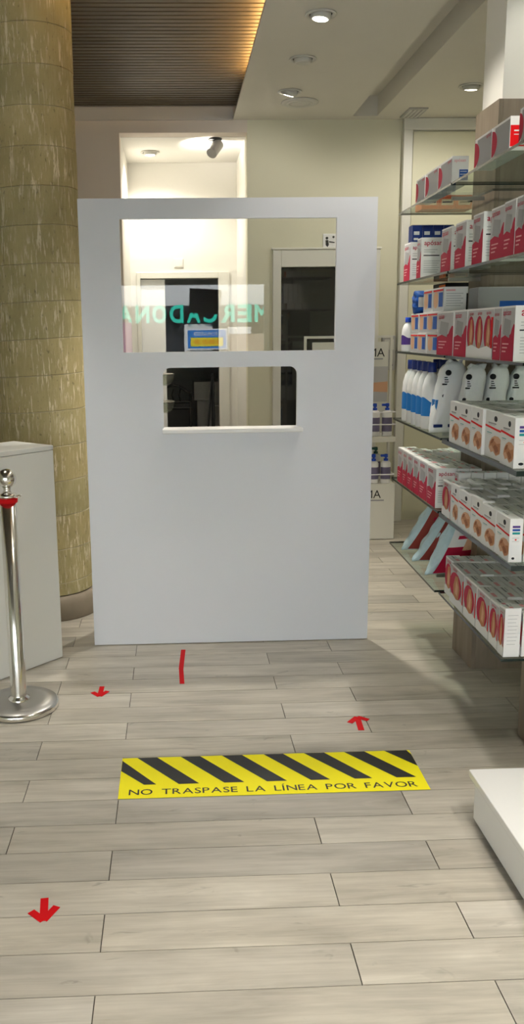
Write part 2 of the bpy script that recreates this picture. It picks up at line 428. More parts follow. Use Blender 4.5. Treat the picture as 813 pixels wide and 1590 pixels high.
# ================================================================== STONE COLUMN
def stone_mat():
    Mx = bpy.data.materials.new('pitted_stone'); Mx.use_nodes = True; nt = Mx.node_tree; b_ = nt.nodes['Principled BSDF']
    tc = N(nt, 'ShaderNodeTexCoord')
    def noise(v, det=4, rough=.6, dist=0):
        mp = N(nt, 'ShaderNodeMapping'); mp.inputs['Scale'].default_value = v; nt.links.new(tc.outputs['Object'], mp.inputs['Vector'])
        n = N(nt, 'ShaderNodeTexNoise'); n.inputs['Scale'].default_value = 1; n.inputs['Detail'].default_value = det
        n.inputs['Roughness'].default_value = rough; n.inputs['Distortion'].default_value = dist
        nt.links.new(mp.outputs[0], n.inputs['Vector']); return n.outputs['Fac']
    base = ramp(nt, noise((5, 5, 3), 5), [(.3, (.36, .305, .145)), (.55, (.47, .40, .20)), (.75, (.58, .50, .28))])
    fl = noise((85, 85, 10), 4, .62, .4)
    fleck = ramp(nt, fl, [(.54, (0, 0, 0)), (.60, (1, 1, 1))])
    big = ramp(nt, noise((9, 9, 5), 2), [(.38, (.10, .10, .10)), (.58, (1, 1, 1))])
    k = math_n(nt, 'MULTIPLY', fleck, big)
    col = mixc(nt, 'MIX', math_n(nt, 'MULTIPLY', k, .85), base, (.80, .73, .53))
    pit = ramp(nt, noise((60, 60, 26), 2), [(.27, (.45, .45, .45)), (.36, (1, 1, 1))])
    col = mixc(nt, 'MULTIPLY', .8, col, pit)
    oi = N(nt, 'ShaderNodeObjectInfo')
    t = ramp(nt, oi.outputs['Random'], [(0, (.9, .92, .92)), (1, (1.08, 1.05, 1.02))])
    col = mixc(nt, 'MULTIPLY', 1.0, col, t)
    nt.links.new(col, b_.inputs['Base Color']); b_.inputs['Roughness'].default_value = .85
    bp = N(nt, 'ShaderNodeBump'); bp.inputs['Strength'].default_value = .45; bp.inputs['Distance'].default_value = .01
    nt.links.new(fl, bp.inputs['Height']); nt.links.new(bp.outputs[0], b_.inputs['Normal'])
    return Mx
M['stone'] = stone_mat()
CC = (-.73, 4.9); CR = .238
colm = empty('stone_column', (CC[0], CC[1], 0)); tag(colm, 'round olive stone column with pale flecks left of the white partition', 'column')
zj = [.135]+[.201+.188*i for i in range(16)]+[3.195]
M['mortar'] = mat('pale_mortar', (.66, .60, .42), .9)
tilt = .045
for za, zb in zip(zj[:-1], zj[1:]):
    b = MB(); n = 48; vs = []
    def ring(r_, t, dz):
        out = []
        for i in range(n):
            a = 2*PI*i/n; jx = s(a*5+za*9)*.0012+s(a*11+za*23)*.0008
            sl = lambda zz: zz+(c(a)*CR*tilt if .14 < zz < 3.19 else 0)
            out.append(((r_+jx)*c(a), (r_+jx)*s(a), sl(za)+(sl(zb)-sl(za))*t+dz))
        return out
    side = [(i, (i+1) % n, n+(i+1) % n, n+i) for i in range(n)]
    b.add(ring(CR, 0, .0025)+ring(CR, 1, -.0025), side, 0, True)
    lo, hi = ring(CR-.005, 0, 0), ring(CR-.005, 1, 0)
    b.add(lo+ring(CR, 0, .0025), side); b.add(ring(CR, 1, -.0025)+hi, side, 1)
    b.add(lo, [tuple(range(n-1, -1, -1))]); b.add(hi, [tuple(range(n))])
    b.build('stone_drum', [M['stone'], M['mortar']], colm)
MB().lathe([(0, 0), (.268, 0), (.272, .01), (.272, .095), (.262, .115), (.25, .13), (0, .135)], 48).build('base_ring', mat('base_stone', (.26, .215, .16), .7, var=.12, vscale=8), colm)

# ================================================================== PARTITION
PYF = 4.246
def rrect(x0, x1, z0, z1, rt=0, rb=0, n=6):
    P = []
    for cx, cz, r_, a0 in ((x1-rt, z1-rt, rt, 0), (x0+rt, z1-rt, rt, PI/2), (x0+rb, z0+rb, rb, PI), (x1-rb, z0+rb, rb, 1.5*PI)):
        if r_ == 0: P.append((cx, cz)); continue
        for i in range(n+1): a = a0+PI/2*i/n; P.append((cx+r_*c(a), cz+r_*s(a)))
    return P
part = empty('partition_screen', (.26, PYF, 0)); tag(part, 'tall white counter partition with clear acrylic window and serving hatch', 'partition')
me = slab_curve([rrect(-.69, .691, .004, 2.145), rrect(-.502, .502, 1.452, 2.055), rrect(-.318, .322, 1.09, 1.378, .035, 0)], .022)
me.materials.append(M['white_panel'])
o = obj('board', me, part, .0015); o.rotation_euler = (PI/2, 0, 0); o.location = (0, .011, 0)
MB().box(-.515, .515, .0225, .0265, 1.44, 2.07).build('acrylic_pane', M['acrylic'], part)
b = MB(); b.box(-.325, .342, -.085, .05, 1.073, 1.092)
b.build('hatch_ledge', M['white_gloss'], part, .004)
for sx in (-.60, .575):
    MB().box(sx, sx+.025, .024, .40, .004, .07).build('rear_foot', M['white_panel'], part, .002)
    MB().add([(sx, .024, .07), (sx+.025, .024, .07), (sx, .36, .07), (sx+.025, .36, .07), (sx, .024, .75), (sx+.025, .024, .75)],
             [(0, 2, 4), (1, 5, 3), (0, 1, 3, 2), (2, 3, 5, 4), (0, 4, 5, 1)]).build('rear_brace', M['white_panel'], part)

# ================================================================== WHITE COUNTER BOX, PLATFORM
e1 = Vector((-.665, -.746)); e2 = Vector((-.770, .638)); A = Vector((-.571, 4.095))
rz = math.atan2(-e1.y, -e1.x)
cb = empty('counter_box', (A.x, A.y, 0), rz); tag(cb, 'tall plain white counter box behind the steel post', 'counter')
MB().box(-1.15, 0, 0, .285, .004, 1.015).build('body', M['counter_white'], cb, .002)
MB().box(-1.152, .001, -.001, .286, 1.017, 1.038).build('top_panel', M['counter_white'], cb, .002)
pf = empty('display_platform', (.905, 2.545, 0)); tag(pf, 'low glossy white display platform at the right edge of the floor', 'platform')
MB().box(.018, 1.4, -2.4, -.01, .012, .150).build('base_box', M['white_gloss'], pf, .002)
MB().box(0, 1.42, -2.42, .0, .152, .176).build('top_slab', M['white_gloss'], pf, .003)
MB().box(.05, 1.36, -2.35, -.05, 0, .011).build('recessed_foot', M['black'], pf)
# ================================================================== STANCHION
st = empty('stanchion', (-.682, 3.52, 0)); tag(st, 'chrome queue post with round ball top and red tape', 'stanchion')
bs = MB().lathe([(0, .0), (.158, 0), (.162, .004), (.162, .024), (.155, .031), (.10, .036), (.0, .038)], 56).build('base_plate', M['steel_plate'], st)
MB().lathe([(.162, .004), (.1645, .006), (.1645, .023), (.160, .027)], 56).build('base_rim', M['steel'], bs)
MB().lathe([(.045, .036), (.045, .046), (.034, .052), (.033, .06), (.033, .905), (.0, .905)], 32).build('pole', M['steel'], st)
MB().lathe([(.0, .900), (.036, .900), (.038, .906), (.036, .914), (.022, .918), (.016, .925), (.015, .935), (.020, .944), (0, .946)], 32).build('collar', M['steel'], st)
MB().lathe([(.0395*s(PI*i/18), .977-.0395*c(PI*i/18)) for i in range(19)], 32).build('ball_finial', M['steel'], st)
MB().lathe([(.0335, .879), (.039, .880), (.0405, .888), (.0395, .898), (.0335, .899)], 32).build('tape_band', M['red_tape'], st)
b = MB(); b.path([(.036+.018*c(t), .018*s(t), .903+.003*c(t)) for t in [2*PI*i/16 for i in range(17)]], .0035, 6); b.build('rope_ring', M['steel'], st)

# ================================================================== FLOOR MARKINGS
sg = empty('floor_sign', (0, 0, 0)); tag(sg, 'yellow and black striped NO TRASPASE LA LÍNEA floor sticker', 'floor sticker')
MB().prism([(-.220, 2.739), (.845, 2.739), (.847, 3.028), (-.221, 3.028)], .0005, .0018).build('sticker', M['yellow'], sg)
zt = .0022
tops = [(-.166, -.093), (-.006, .066), (.147, .221), (.302, .374), (.452, .527), (.602, .678)]
bots = [(-.014, .057), (.144, .214), (.294, .364), (.448, .515), (.602, .664), (.750, .819)]
quads = [[(-.221, 3.012), (-.221, 2.930), (-.133, 2.828), (-.093, 2.828)]]
quads = [[(-.220, 3.008), (-.093, 2.828), (-.135, 2.828), (-.220, 2.930)]]
for (a, b_), (c_, d) in zip(tops, bots): quads.append([(a, 3.027), (b_, 3.027), (d, 2.826), (c_, 2.826)])
quads.append([(.753, 3.027), (.836, 3.027), (.846, 2.995), (.846, 2.905)])
for q in quads: MB().add([(x, y, zt) for x, y in q], [tuple(range(len(q)))]).build('black_stripe', M['sign_black'], sg)
x = -.185; text = 'NO TRASPASE LA LÍNEA POR FAVOR'
# letters spaced one by one so that the line fills the sticker's width
adv = [(.55 if ch == ' ' else text2d(ch)[2]) for ch in text]
caph = .036; gapw = (.993-sum(adv)*caph*1.05)/(len(text)-1)
for ch, a in zip(text, adv):
    if ch != ' ':
        vs, fs, tw = text2d(ch, .004, 3)
        MB().add([(x+px*caph*1.05, 2.760+py*caph, zt) for px, py in vs], fs).build('letter', M['sign_black'], sg)
    x += a*caph*1.05+gapw
def strip(name, parent, p, q, wd, z=.0012):
    p, q = Vector(p), Vector(q); d = (q-p).normalized(); n = Vector((-d.y, d.x))*wd/2
    P = [p+n, q+n, q-n, p-n]
    return MB().prism([(v.x, v.y) for v in P][::-1], z-.0008, z).build(name, M['red_tape'], parent)
def arrow(label, tip, tail, l, r_, wd):
    a = empty('tape_arrow', (0, 0, 0)); tag(a, label, 'tape arrow', 'red tape arrows on the floor')
    strip('shaft', a, tail, tip, wd); strip('arrow_barb', a, l, tip, wd, .0017); strip('arrow_barb', a, r_, tip, wd, .0022)
arrow('big red tape arrow nearest the camera, left of the striped sticker', (-.380, 2.118), (-.391, 2.215), (-.420, 2.158), (-.352, 2.176), .022)
arrow('small red tape arrow beside the steel post base', (-.353, 3.610), (-.351, 3.718), (-.388, 3.655), (-.322, 3.662), .022)
arrow('red tape arrow pointing to the partition, above the sticker right half', (.713, 3.328), (.705, 3.208), (.672, 3.276), (.752, 3.296), .024)
tl = empty('tape_line', (0, 0, 0)); tag(tl, 'straight strip of red tape on the floor before the partition', 'tape')
strip('tape_strip', tl, (.002, 3.905), (.015, 4.158), .022); strip('tape_strip', tl, (.005, 3.724), (.002, 3.91), .021, .0016)

# ================================================================== CEILING FIXTURES
def lamp(x, y, lit, label, tilt=(0, 0), z=ZC, power=None, spread=1.9, grp='recessed ceiling spotlights', color=LAMP_COL):
    L = empty('ceiling_spotlight', (x, y, z)); tag(L, label, 'spotlight', grp)
    MB().lathe([(.078, -.001), (.081, -.006), (.077, -.010), (.062, -.008), (.058, -.001)], 28).build('trim_ring', M['pale_plastic'], L)
    MB().lathe([(.0, -.0015), (.060, -.0015)], 24).build('recess', M['black'], L)
    hd = MB().lathe([(.0, .018), (.051, .014), (.053, -.020), (.048, -.026)], 24).build('lamp_head', M['pale_plastic'], L)
    hd.rotation_euler = (tilt[0], tilt[1], 0)
    MB().lathe([(.0, -.030), (.026, -.0295), (.047, -.024)], 24).build('bulb', M['lamp_on'] if lit else M['lamp_off'], hd)
    if lit:
        sp = bpy.data.lights.new('spot_light', 'SPOT'); sp.energy = power or SPOT_W; sp.spot_size = spread; sp.spot_blend = .6
        sp.shadow_soft_size = .035; sp.color = color
        so = bpy.data.objects.new('spot_light', sp); COL.objects.link(so); so.parent = L; so.location = (0, 0, -.045); so.rotation_euler = (tilt[0], tilt[1], 0)
    return L
lamp(.77, 4.84, True, 'lit ceiling spotlight nearest the top of the picture', (0, .12), power=SPOT_W*2.2, spread=1.5)
lamp(.785, 5.583, False, 'unlit ceiling spotlight between two lit ones')
lamp(.80, 6.30, True, 'lit ceiling spotlight beside the round ceiling vent', (.3, .25), power=SPOT_W*.15, spread=2.8)
lamp(1.98, 6.17, True, 'lit ceiling spotlight beside the white pillar above the shelves', (.2, 0), power=SPOT_W*.50, spread=2.8)
for i, (x, y, sp_, pw) in enumerate(((.93, 3.84, 1.7, .58), (1.0, 2.40, 1.8, .68), (.80, .50, 1.45, 3.4), (-.95, 3.75, .95, .9), (-.6, .8, 1.0, .6), (1.58, 3.25, 1.2, .18), (1.38, 1.15, 1.7, 1.25))):  # unseen spots, added to suit the light on floor, column, pillar and cartons
    zz = ZC if x > .5 else ZS
    lamp(x, y, True, 'added unseen ceiling spotlight above the frame, %s of its kind' % NTH[i], (.75 if i == 5 else 0, 0), z=zz, spread=sp_, power=SPOT_W*pw)
lamp(-.172, 7.80, True, 'lit ceiling spotlight in the bright corridor behind the partition', z=CZ-.003, power=44, spread=2.6)
v = empty('ceiling_vent', (.905, 6.58, ZC)); tag(v, 'round pale ceiling vent near the back wall', 'vent', 'ceiling vents')
MB().lathe([(.128, -.001), (.130, -.007), (.118, -.013), (.100, -.012)], 36).build('outer_ring', M['pale_plastic'], v)
MB().lathe([(.092, -.010), (.088, -.016), (.070, -.016), (.066, -.010)], 36).build('inner_ring', M['pale_plastic'], v)
MB().lathe([(.0, -.014), (.052, -.012), (.056, -.006)], 36).build('centre_disc', M['pale_plastic'], v)
MB().lathe([(.0, -.0015), (.105, -.0015)], 36).build('dark_gap', M['grey_plastic'], v)
v = empty('ceiling_grille', (1.79, 6.88, ZC)); tag(v, 'small rectangular grey ceiling grille above the white framed panel', 'vent', 'ceiling vents')
MB().box(-.07, .07, -.14, .14, -.010, 0).build('frame', M['grey_plastic'], v, .003)
for i in range(4): MB().box(-.055+i*.03, -.04+i*.03, -.12, .12, -.014, -.010).build('blade', M['pale_plastic'], v)
v = empty('corridor_spot', (.345, 7.30, CZ-.002)); tag(v, 'grey swivel spotlight hanging from the corridor lintel', 'spotlight')
MB().lathe([(0, 0), (.055, 0), (.055, -.012), (0, -.014)][::-1], 24).build('mount_plate', M['black'], v)
b = MB(); b.tube((0, 0, -.01), (0, 0, -.05), .02); b.build('swivel', M['black'], v)
b = MB(); b.tube((.025, .02, -.035), (-.03, -.055, -.12), .046, .042, 24); b.build('lamp_body', M['grey_plastic'], v, .006)
sp = bpy.data.lights.new('spot_light', 'SPOT'); sp.energy = 16; sp.spot_size = 2.2; sp.spot_blend = .7; sp.color = LAMP_COL; sp.shadow_soft_size = .03
so = bpy.data.objects.new('spot_light', sp); COL.objects.link(so); so.parent = v; so.location = (-.12, .03, -.13); so.rotation_euler = (PI-.5, .35, 0)

# ================================================================== WALL ITEMS
ws = empty('wall_sign', (1.222, YB, 2.225)); tag(ws, 'small white pictogram sign on the wall above the dark door', 'sign')
MB().box(-.055, .055, -.006, 0, -.055, .055).build('plate', M['white_plastic'], ws, .002)
b = MB()
b.add([(-.025+.011*c(t), -.0065, .022+.011*s(t)) for t in [2*PI*i/10 for i in range(10)]], [tuple(range(10))])
b.add([(-.036, -.0065, .008), (-.014, -.0065, .008), (-.010, -.0065, -.03), (-.020, -.0065, -.045), (-.034, -.0065, -.03)], [(0, 1, 2, 3, 4)])
b.add([(-.008, -.0065, .0), (.035, -.0065, -.008), (.035, -.0065, -.015), (-.008, -.0065, -.01)], [(0, 1, 2, 3)])
b.add([(.026+.009*c(t), -.0065, .03+.009*s(t)) for t in [2*PI*i/10 for i in range(10)]], [tuple(range(10))])
b.build('pictogram', M['sign_black'], ws)
sw = empty('switch_plate', (.052, CY, 2.16)); tag(sw, 'square pale switch plate above the inner doorway', 'switch plate')
MB().box(-.042, .042, -.010, 0, -.040, .040).build('plate', M['wall_cream'], sw, .003)
MB().box(-.034, .034, -.013, -.010, -.032, .032).build('cover', M['wall_cream'], sw, .002)
ip = empty('alarm_panel', (1.69, YB, 1.36)); tag(ip, 'narrow grey control panel on the wall beside the display stand', 'control panel')
MB().box(-.045, .06, -.04, 0, -.13, .14).build('housing', M['grey_plastic'], ip, .004)
MB().box(-.03, .045, -.046, -.04, .03, .11).build('cover', M['pale_plastic'], ip, .002)
b = MB(); b.tube((.03, -.04, -.09), (.03, -.047, -.09), .010); b.build('button', M['black'], ip)

# ================================================================== STORE ROOM AND BOWL STAND
dk = empty('office_desk', (.27, 9.35, 0)); tag(dk, 'grey desk cabinet in the dark room behind the hatch', 'desk')
MB().box(-.05, .45, -.25, .35, 0, .86).build('cabinet', M['grey_wood'], dk, .003)
MB().box(-.08, .50, -.28, .38, .862, 1.05).build('top_cabinet', M['grey_wood'], dk, .003)
MB().box(.10, .18, -.29, -.281, .80, .81).build('handle', M['steel'], dk)
ch = empty('bench_chair', (-.02, 8.9, 0)); tag(ch, 'dark ornate chair with arched openwork back in the room behind', 'chair')
arc = [(-.17, 0, .80), (-.17, 0, .95), (-.13, 0, .965), (-.10, 0, .99), (-.05, 0, 1.02), (0, 0, 1.03), (.05, 0, 1.02), (.10, 0, .99), (.13, 0, .965), (.17, 0, .95), (.17, 0, .80)]
MB().path(arc, .013).build('back_frame', M['dark_wood'], ch)
b = MB(); b.path([(-.17, 0, .86), (.17, 0, .86)], .012); b.path([(-.17, 0, .80), (.17, 0, .80)], .012)
for x in (-.07, 0, .07): b.path([(x, 0, .87), (x-.015, 0, .93), (x, 0, .99)], .006)
b.build('back_lattice', M['dark_wood'], ch)
MB().box(-.20, .20, -.40, .02, .44, .49).build('seat', M['dark_wood'], ch, .01)
for x in (-.17, .17):
    for y in (-.37, -.01): MB().tube((x, y, 0), (x, y, .80 if y > -.1 else .44), .016).build('leg', M['dark_wood'], ch)
tp = empty('easel', (.36, 8.62, 0)); tag(tp, 'thin black folding stand leaning behind the inner door jamb', 'stand')
for a, bq in (((-.10, 0, 0), (0, .05, 1.15)), ((.02, -.02, 0), (0.01, .05, 1.15)), ((.0, .25, 0), (.005, .07, 1.15))):
    MB().tube(a, bq, .010).build('leg', M['black'], tp)
bw = empty('bowl_stand', (-.135, 8.02, 0)); tag(bw, 'slim pole stand with two clear glass bowls beside the inner doorway', 'stand')
MB().lathe([(0, 0), (.12, 0), (.12, .012), (0, .015)], 24).build('foot', M['steel_plate'], bw)
MB().tube((0, 0, .012), (0, 0, 1.22), .008).build('pole', M['steel_plate'], bw)
for zb in (1.075, .83):
    pr = [(q*1.25, z_*1.25) for q, z_ in [(.0, 0), (.03, .003), (.055, .02), (.07, .05), (.075, .085), (.072, .085), (.067, .05), (.052, .023), (.0, .005)]]
    bo = MB().lathe(pr, 24, (.035, 0, zb)).build('glass_bowl', M['clear_glass'], bw)
    b = MB(); b.path([(.035+.095*c(t), .095*s(t), zb+.107) for t in [2*PI*i/20 for i in range(21)]], .004, 6); b.build('rim', M['steel'], bo)

# ================================================================== COSMETICS DISPLAY STAND
sd = empty('display_stand', (0, 6.41, 0)); tag(sd, 'white cosmetics display stand with framed header behind the partition', 'display stand')
SA, SB = .951, 1.605
MB().box(SA, SB+.012, 0, .34, .004, .425).build('base_cabinet', M['frame_white'], sd, .003)
for x in (SA, SB-.018):
    MB().box(x, x+.018, .15, .168, .425, 1.505).build('upright', M['frame_white'], sd)
MB().box(SA+.018, SB-.018, .15, .168, 1.487, 1.505).build('top_rail', M['frame_white'], sd)
MB().box(SA, SB, .0, .30, .735, .775).build('shelf', M['frame_white'], sd, .002)
MB().box(SA, SB, .28, .30, .775, .97).build('shelf_back', M['frame_white'], sd)
for zr in (.495, .865, .955):
    MB().path([(SA, -.004, zr), (SB, -.004, zr), (SB, .29, zr)], .0045, 6).build('wire_rail', M['white_plastic'], sd)
MB().box(SA-.004, SA+.01, -.004, .29, .425, .96).build('side_panel', M['frame_white'], sd)
hp = MB().box(SA+.06, 1.575, .152, .160, .92, 1.46).build('header_panel', M['frame_white'], sd)
b = MB()
b.add([(SA+.06, .1515, 1.02), (1.575, .1515, 1.02), (1.575, .1515, 1.28), (SA+.06, .1515, 1.28)], [(0, 1, 2, 3)], PK.index('lgrey'))
b.add([(SA+.06, .151, 1.12), (1.575, .151, 1.09), (1.575, .151, 1.17), (1.45, .151, 1.16), (SA+.06, .151, 1.2)], [(0, 1, 2, 3, 4)], PK.index('skinl'))
b.build('header_picture', PM, hp)
for zt, par, yy in ((1.352, hp, .151), (.318, None, -.0008)):
    vs, fs, tw = text2d('MA', .0)
    o = MB().add([(1.548-tw*.060+x*.060 - (.036 if par is None else 0), yy, zt+y*.060) for x, y in vs], fs).build('lettering', M['sign_black'], par or sd)
    MB().add([(1.37, yy, zt-.022), (1.535, yy, zt-.022), (1.535, yy, zt-.012), (1.37, yy, zt-.012)], [(0, 1, 2, 3)]).build('lettering', PRINT['grey'], par or sd)

def pump_bottle(x, y, z, h, label, body, pump, wd=.037):
    t = empty('pump_bottle', (x, y, z)); tag(t, label, 'bottle', 'pump bottles on the display stand')
    bo = MB().lathe([(0, 0), (wd*.95, 0), (wd, .006), (wd, h-.02), (wd*.7, h-.003), (.014, h), (0, h)], 20, sy=.75).build('body', M[body], t)
    MB().lathe([(wd+.0006, h*.18), (wd+.0006, h*.72)], 20, sy=.76).build('label', M['purple_grey'] if body != 'purple_grey' else M['white_plastic'], bo)
    MB().lathe([(.016, h), (.017, h+.016), (.008, h+.018), (.006, h+.030), (0, h+.030)], 14).build('collar', M[pump], t)
    b = MB(); b.box(-.04, .012, -.011, .011, h+.030, h+.047); b.box(-.012, .012, -.012, .012, h+.024, h+.05); b.build('pump_head', M[pump], t, .003)
for x, k in ((1.462, 'leftmost in view'), (1.553, 'rightmost')):
    pump_bottle(x, 6.455, .777, .19, 'blue-pumped bottle on the upper shelf of the white stand, '+k, 'purple_grey' if k == 'none' else 'white_plastic', 'royal_plastic')
    pump_bottle(x, 6.455, .427, .165, 'blue-pumped bottle on the lower shelf of the white stand, '+k, 'white_plastic', 'royal_plastic')
pump_bottle(1.50, 6.56, .427, .205, 'taller green-topped bottle behind the blue pump bottles on the stand', 'white_plastic', 'green_plastic')
pump_bottle(1.42, 6.56, .427, .19, 'pale bottle at the back left of the stand lower shelf', 'white_plastic', 'purple_grey')

# ================================================================== GLASS SHELVES
SY = .0245                                   # the shelf run is turned slightly to the floor boards
RZ = -math.atan(SY)
def XS(y): return 1.10+SY*(y-3.5)
ZSH = dict(A=2.110, B=1.773, C=1.437, D=1.097, E=.785, F=.436)
NAME = dict(A='top', B='second', C='third', D='fourth', E='fifth', F='bottom')
TH = .010
SPAN_F, SPAN_N = (3.64, 4.55), (2.74, 3.62)
for k, z in ZSH.items():
    far = [(XS(3.64), 3.64), (1.70, 3.64), (1.70, 3.79), (1.325, 3.79), (1.325, 4.11), (1.70, 4.11), (1.70, 4.55), (XS(4.55), 4.55)]
    yn = 2.74 if k != 'F' else 2.815
    near = [(XS(yn)-.002, yn), (1.66, yn), (1.66, 3.62), (XS(3.62), 3.62)]
    if k == 'F': near = [(x+(.012 if x < 1.2 else 0), y) for x, y in near]
    for poly, wh in ((far, 'far'), (near, 'near')):
        th = .018 if (wh == 'near' and k in 'DE') else TH
        b = MB().prism(poly, z-th, z-.0005, 0, 1)
        o = b.build('glass_shelf', [M['glass'], M['glass_edge']])
        tag(o, 'greenish glass shelf, %s from above, %s half beside the aisle' % (NAME[k] if k in 'AF' else NAME[k]+' one', wh), 'shelf', 'glass wall shelves')
        yb = 3.80 if wh == 'far' else 3.55
        b = MB()
        if wh == 'far': b.box(1.20, 1.34, 3.93, 3.945, z-th-.016, z-th-.001)
        else: b.box(1.55, 1.57, 3.3, 3.81, z-th-.016, z-th-.001)
        b.build('bracket', M['steel_plate'], o)

# ---- cartons
def ell(cx, cy, rx, ry, n=16, a0=0, a1=2*PI): return [(cx+rx*c(a0+(a1-a0)*i/n), cy+ry*s(a0+(a1-a0)*i/n)) for i in range(n+(0 if a1-a0 > 6.28 else 1))]
def art(kind, L, D, H):
    """flat print: 'S' = long side to the aisle (u from far end to near end), 'E' = end towards the camera, 'T' = top"""
    out = []
    def S_(poly, col, ly=0): out.append(('S', poly, col, ly))
    def E_(poly, col, ly=0): out.append(('E', poly, col, ly))
    def T_(poly, col, ly=0): out.append(('T', poly, col, ly))
    def rect(f, u0, u1, v0, v1, col, ly=0): f([(u0, v0), (u1, v0), (u1, v1), (u0, v1)], col, ly)
    def txt(f, t, u, v, size, col, wlen, hlen, maxu=.9, ly=1):
        vs, fs, tw = text2d(t, .01); k = min(size, maxu*wlen/tw)
        out.append((f, [(u+x*k/wlen, v+y*k/hlen) for x, y in vs], col, ly, fs))
    if kind == 'gauze':
        rect(S_, .02, .98, .40, .97, 'lgrey')
        S_([(.0, .0), (1, 0), (1, .66), (.93, .68), (.80, .58), (.74, .50), (.52, .44), (.46, .50), (0, .42)], 'crimson', 1)
        S_([(.14, .50), (.64, .42), (.74, .74), (.22, .79)], 'mgrey', 2)
        txt('S', 'apósan', .10, .84, .020, 'crimson', L, H, .6, 2)
        for i in range(3): rect(S_, .12, .62-.1*i, .30-.07*i, .325-.07*i, 'pink', 2)
        txt('E', 'apósan', .12, .82, .026, 'crimson', D, H, .78)
        rect(E_, .12, .70, .70, .715, 'lgrey'); rect(E_, .12, .60, .64, .655, 'lgrey'); rect(E_, .10, .80, .55, .575, 'black')
        for i in range(6): rect(E_, .12, .82-.05*(i % 3), .42-.055*i, .435-.055*i, 'lgrey')
    elif kind == 'small':                                    # top shelf packs; grey puts shade on their white aisle side
        rect(S_, .16, .995, .02, .93, 'mgrey')
        S_(ell(.0, .48, .30, .40, 14, -PI/2, PI/2), 'crimson', 1)
        txt('S', 'apósan', .70, .82, .012, 'crimson', L, H, .26, 1)
        txt('E', 'apósan', .12, .80, .014, 'pink', D, H, .7)
        rect(E_, .45, .98, .14, .52, 'blue')
        for i in range(3): rect(E_, .5, .9, .44-.1*i, .46-.1*i, 'white', 1)
    elif kind == 'small_red':
        rect(S_, .16, .995, .02, .93, 'mgrey')  # aisle side greyed for shade here too
        S_(ell(.0, .48, .30, .40, 14, -PI/2, PI/2), 'crimson', 1)
        rect(E_, .02, .98, .12, .74, 'red'); rect(E_, .2, .8, .56, .60, 'white', 1); rect(E_, .2, .7, .46, .48, 'white', 1)
    elif kind in ('finger', 'finger3'):
        n = 3 if kind == 'finger3' else 1
        rect(S_, .0, 1, .02, .97, 'lgrey')
        for i in range(n):
            u = (i+.42)/n; ru = .44/n
            S_(ell(u, .52, ru, .34), 'crimson', 1)
            S_([(u-.12/n, .22), (u+.22/n, .20), (u+.30/n, .52), (u+.16/n, .80), (u-.02/n, .78), (u-.16/n, .50)], 'skin', 2)
            S_([(u-.02/n, .34), (u+.16/n, .30), (u+.20/n, .56), (u+.06/n, .70)], 'skinl', 3)
            txt('S', 'apósan', u-.22/n, .88, .014, 'crimson', L, H, .5/n, 1)
        S_([(0, .02), (1, .02), (1, .20), (.8, .26), (.5, .20), (.2, .27), (0, .22)], 'white', 3)
        rect(S_, .93, 1, .22, .82, 'red', 4)
        for i in range(9): rect(E_, .18, .82-.06*(i % 3), .86-.075*i, .87-.075*i, 'lgrey')
        rect(E_, .0, 1, .49, .494, 'lgrey')
    elif kind == 'hand':
        rect(S_, .0, 1, .0, .98, 'white')
        S_(ell(.62, .86, .10, .062, 12), 'black', 1)
        rect(S_, .18, .66, .735, .765, 'grey', 1); rect(S_, .22, .6, .71, .722, 'lgrey', 1)
        S_([(0, .655), (.35, .635), (.7, .61), (1, .60), (1, .645), (.7, .655), (.35, .68), (0, .70)], 'red', 1)
        rect(S_, .12, .42, .53, .545, 'teal', 1); rect(S_, .12, .36, .50, .51, 'lgrey', 1)
        S_([(.26, .22), (.40, .12), (.55, .16), (.72, .08), (.92, .14), (1, .2), (1, .44), (.82, .50), (.60, .50), (.42, .44), (.30, .34)], 'skinl', 1)
        S_([(.30, .24), (.44, .28), (.58, .20), (.70, .10), (.90, .15), (.99, .26), (.96, .38), (.74, .34), (.52, .42), (.38, .38)], 'skin', 2)
        S_([(.56, .26), (.72, .14), (.88, .20), (.82, .28), (.66, .32)], 'skind', 3); S_([(.36, .30), (.52, .34), (.60, .44), (.46, .42)], 'skind', 3)
        for i in range(3): rect(E_, .2, .78, .80-.075*i, .85-.075*i, ('violet', 'blue', 'teal')[i])
        rect(E_, .2, .74, .48, .49, 'lgrey'); rect(E_, .2, .74, .56, .57, 'lgrey'); E_(ell(.48, .525, .08, .018, 8), 'red')
        E_(ell(.34, .09, .12, .03, 10), 'black'); rect(E_, .15, .85, .16, .40, 'white')
    elif kind == 'pack':                                     # bandage packs
        rect(S_, .02, .98, .03, .95, 'lgrey'); S_(ell(.30, .5, .22, .36), 'skinl', 1); rect(S_, .56, .92, .2, .8, 'blue', 1); rect(S_, .06, .94, .86, .93, 'red', 2)
        rect(E_, .08, .5, .84, .9, 'pink')
        for i in range(6): rect(E_, .1, .86-.1*(i % 2), .72-.1*i, .75-.1*i, 'lgrey')
    elif kind == 'orange':
        out.append(('B', [(0, 0), (1, 0), (1, 1), (0, 1)], 'orange', 0))
        rect(E_, .0, 1, .0, 1, 'orange'); rect(E_, .18, .90, .28, .72, 'cream', 1); rect(E_, .24, .84, .44, .56, 'black', 2)
        rect(S_, .0, 1, 0, 1, 'orange')
    elif kind == 'navy':
        rect(E_, 0, 1, 0, 1, 'navy'); rect(S_, 0, 1, 0, 1, 'navy'); rect(T_, 0, 1, 0, 1, 'navy')
        rect(E_, .15, .7, .78, .86, 'lgrey', 1); rect(E_, .15, .6, .66, .71, 'lgrey', 1)
    elif kind == 'bluepatch':
        rect(S_, 0, 1, 0, 1, 'mgrey'); rect(E_, 0, 1, 0, 1, 'mgrey'); rect(E_, .40, .98, .15, .80, 'blue', 1)
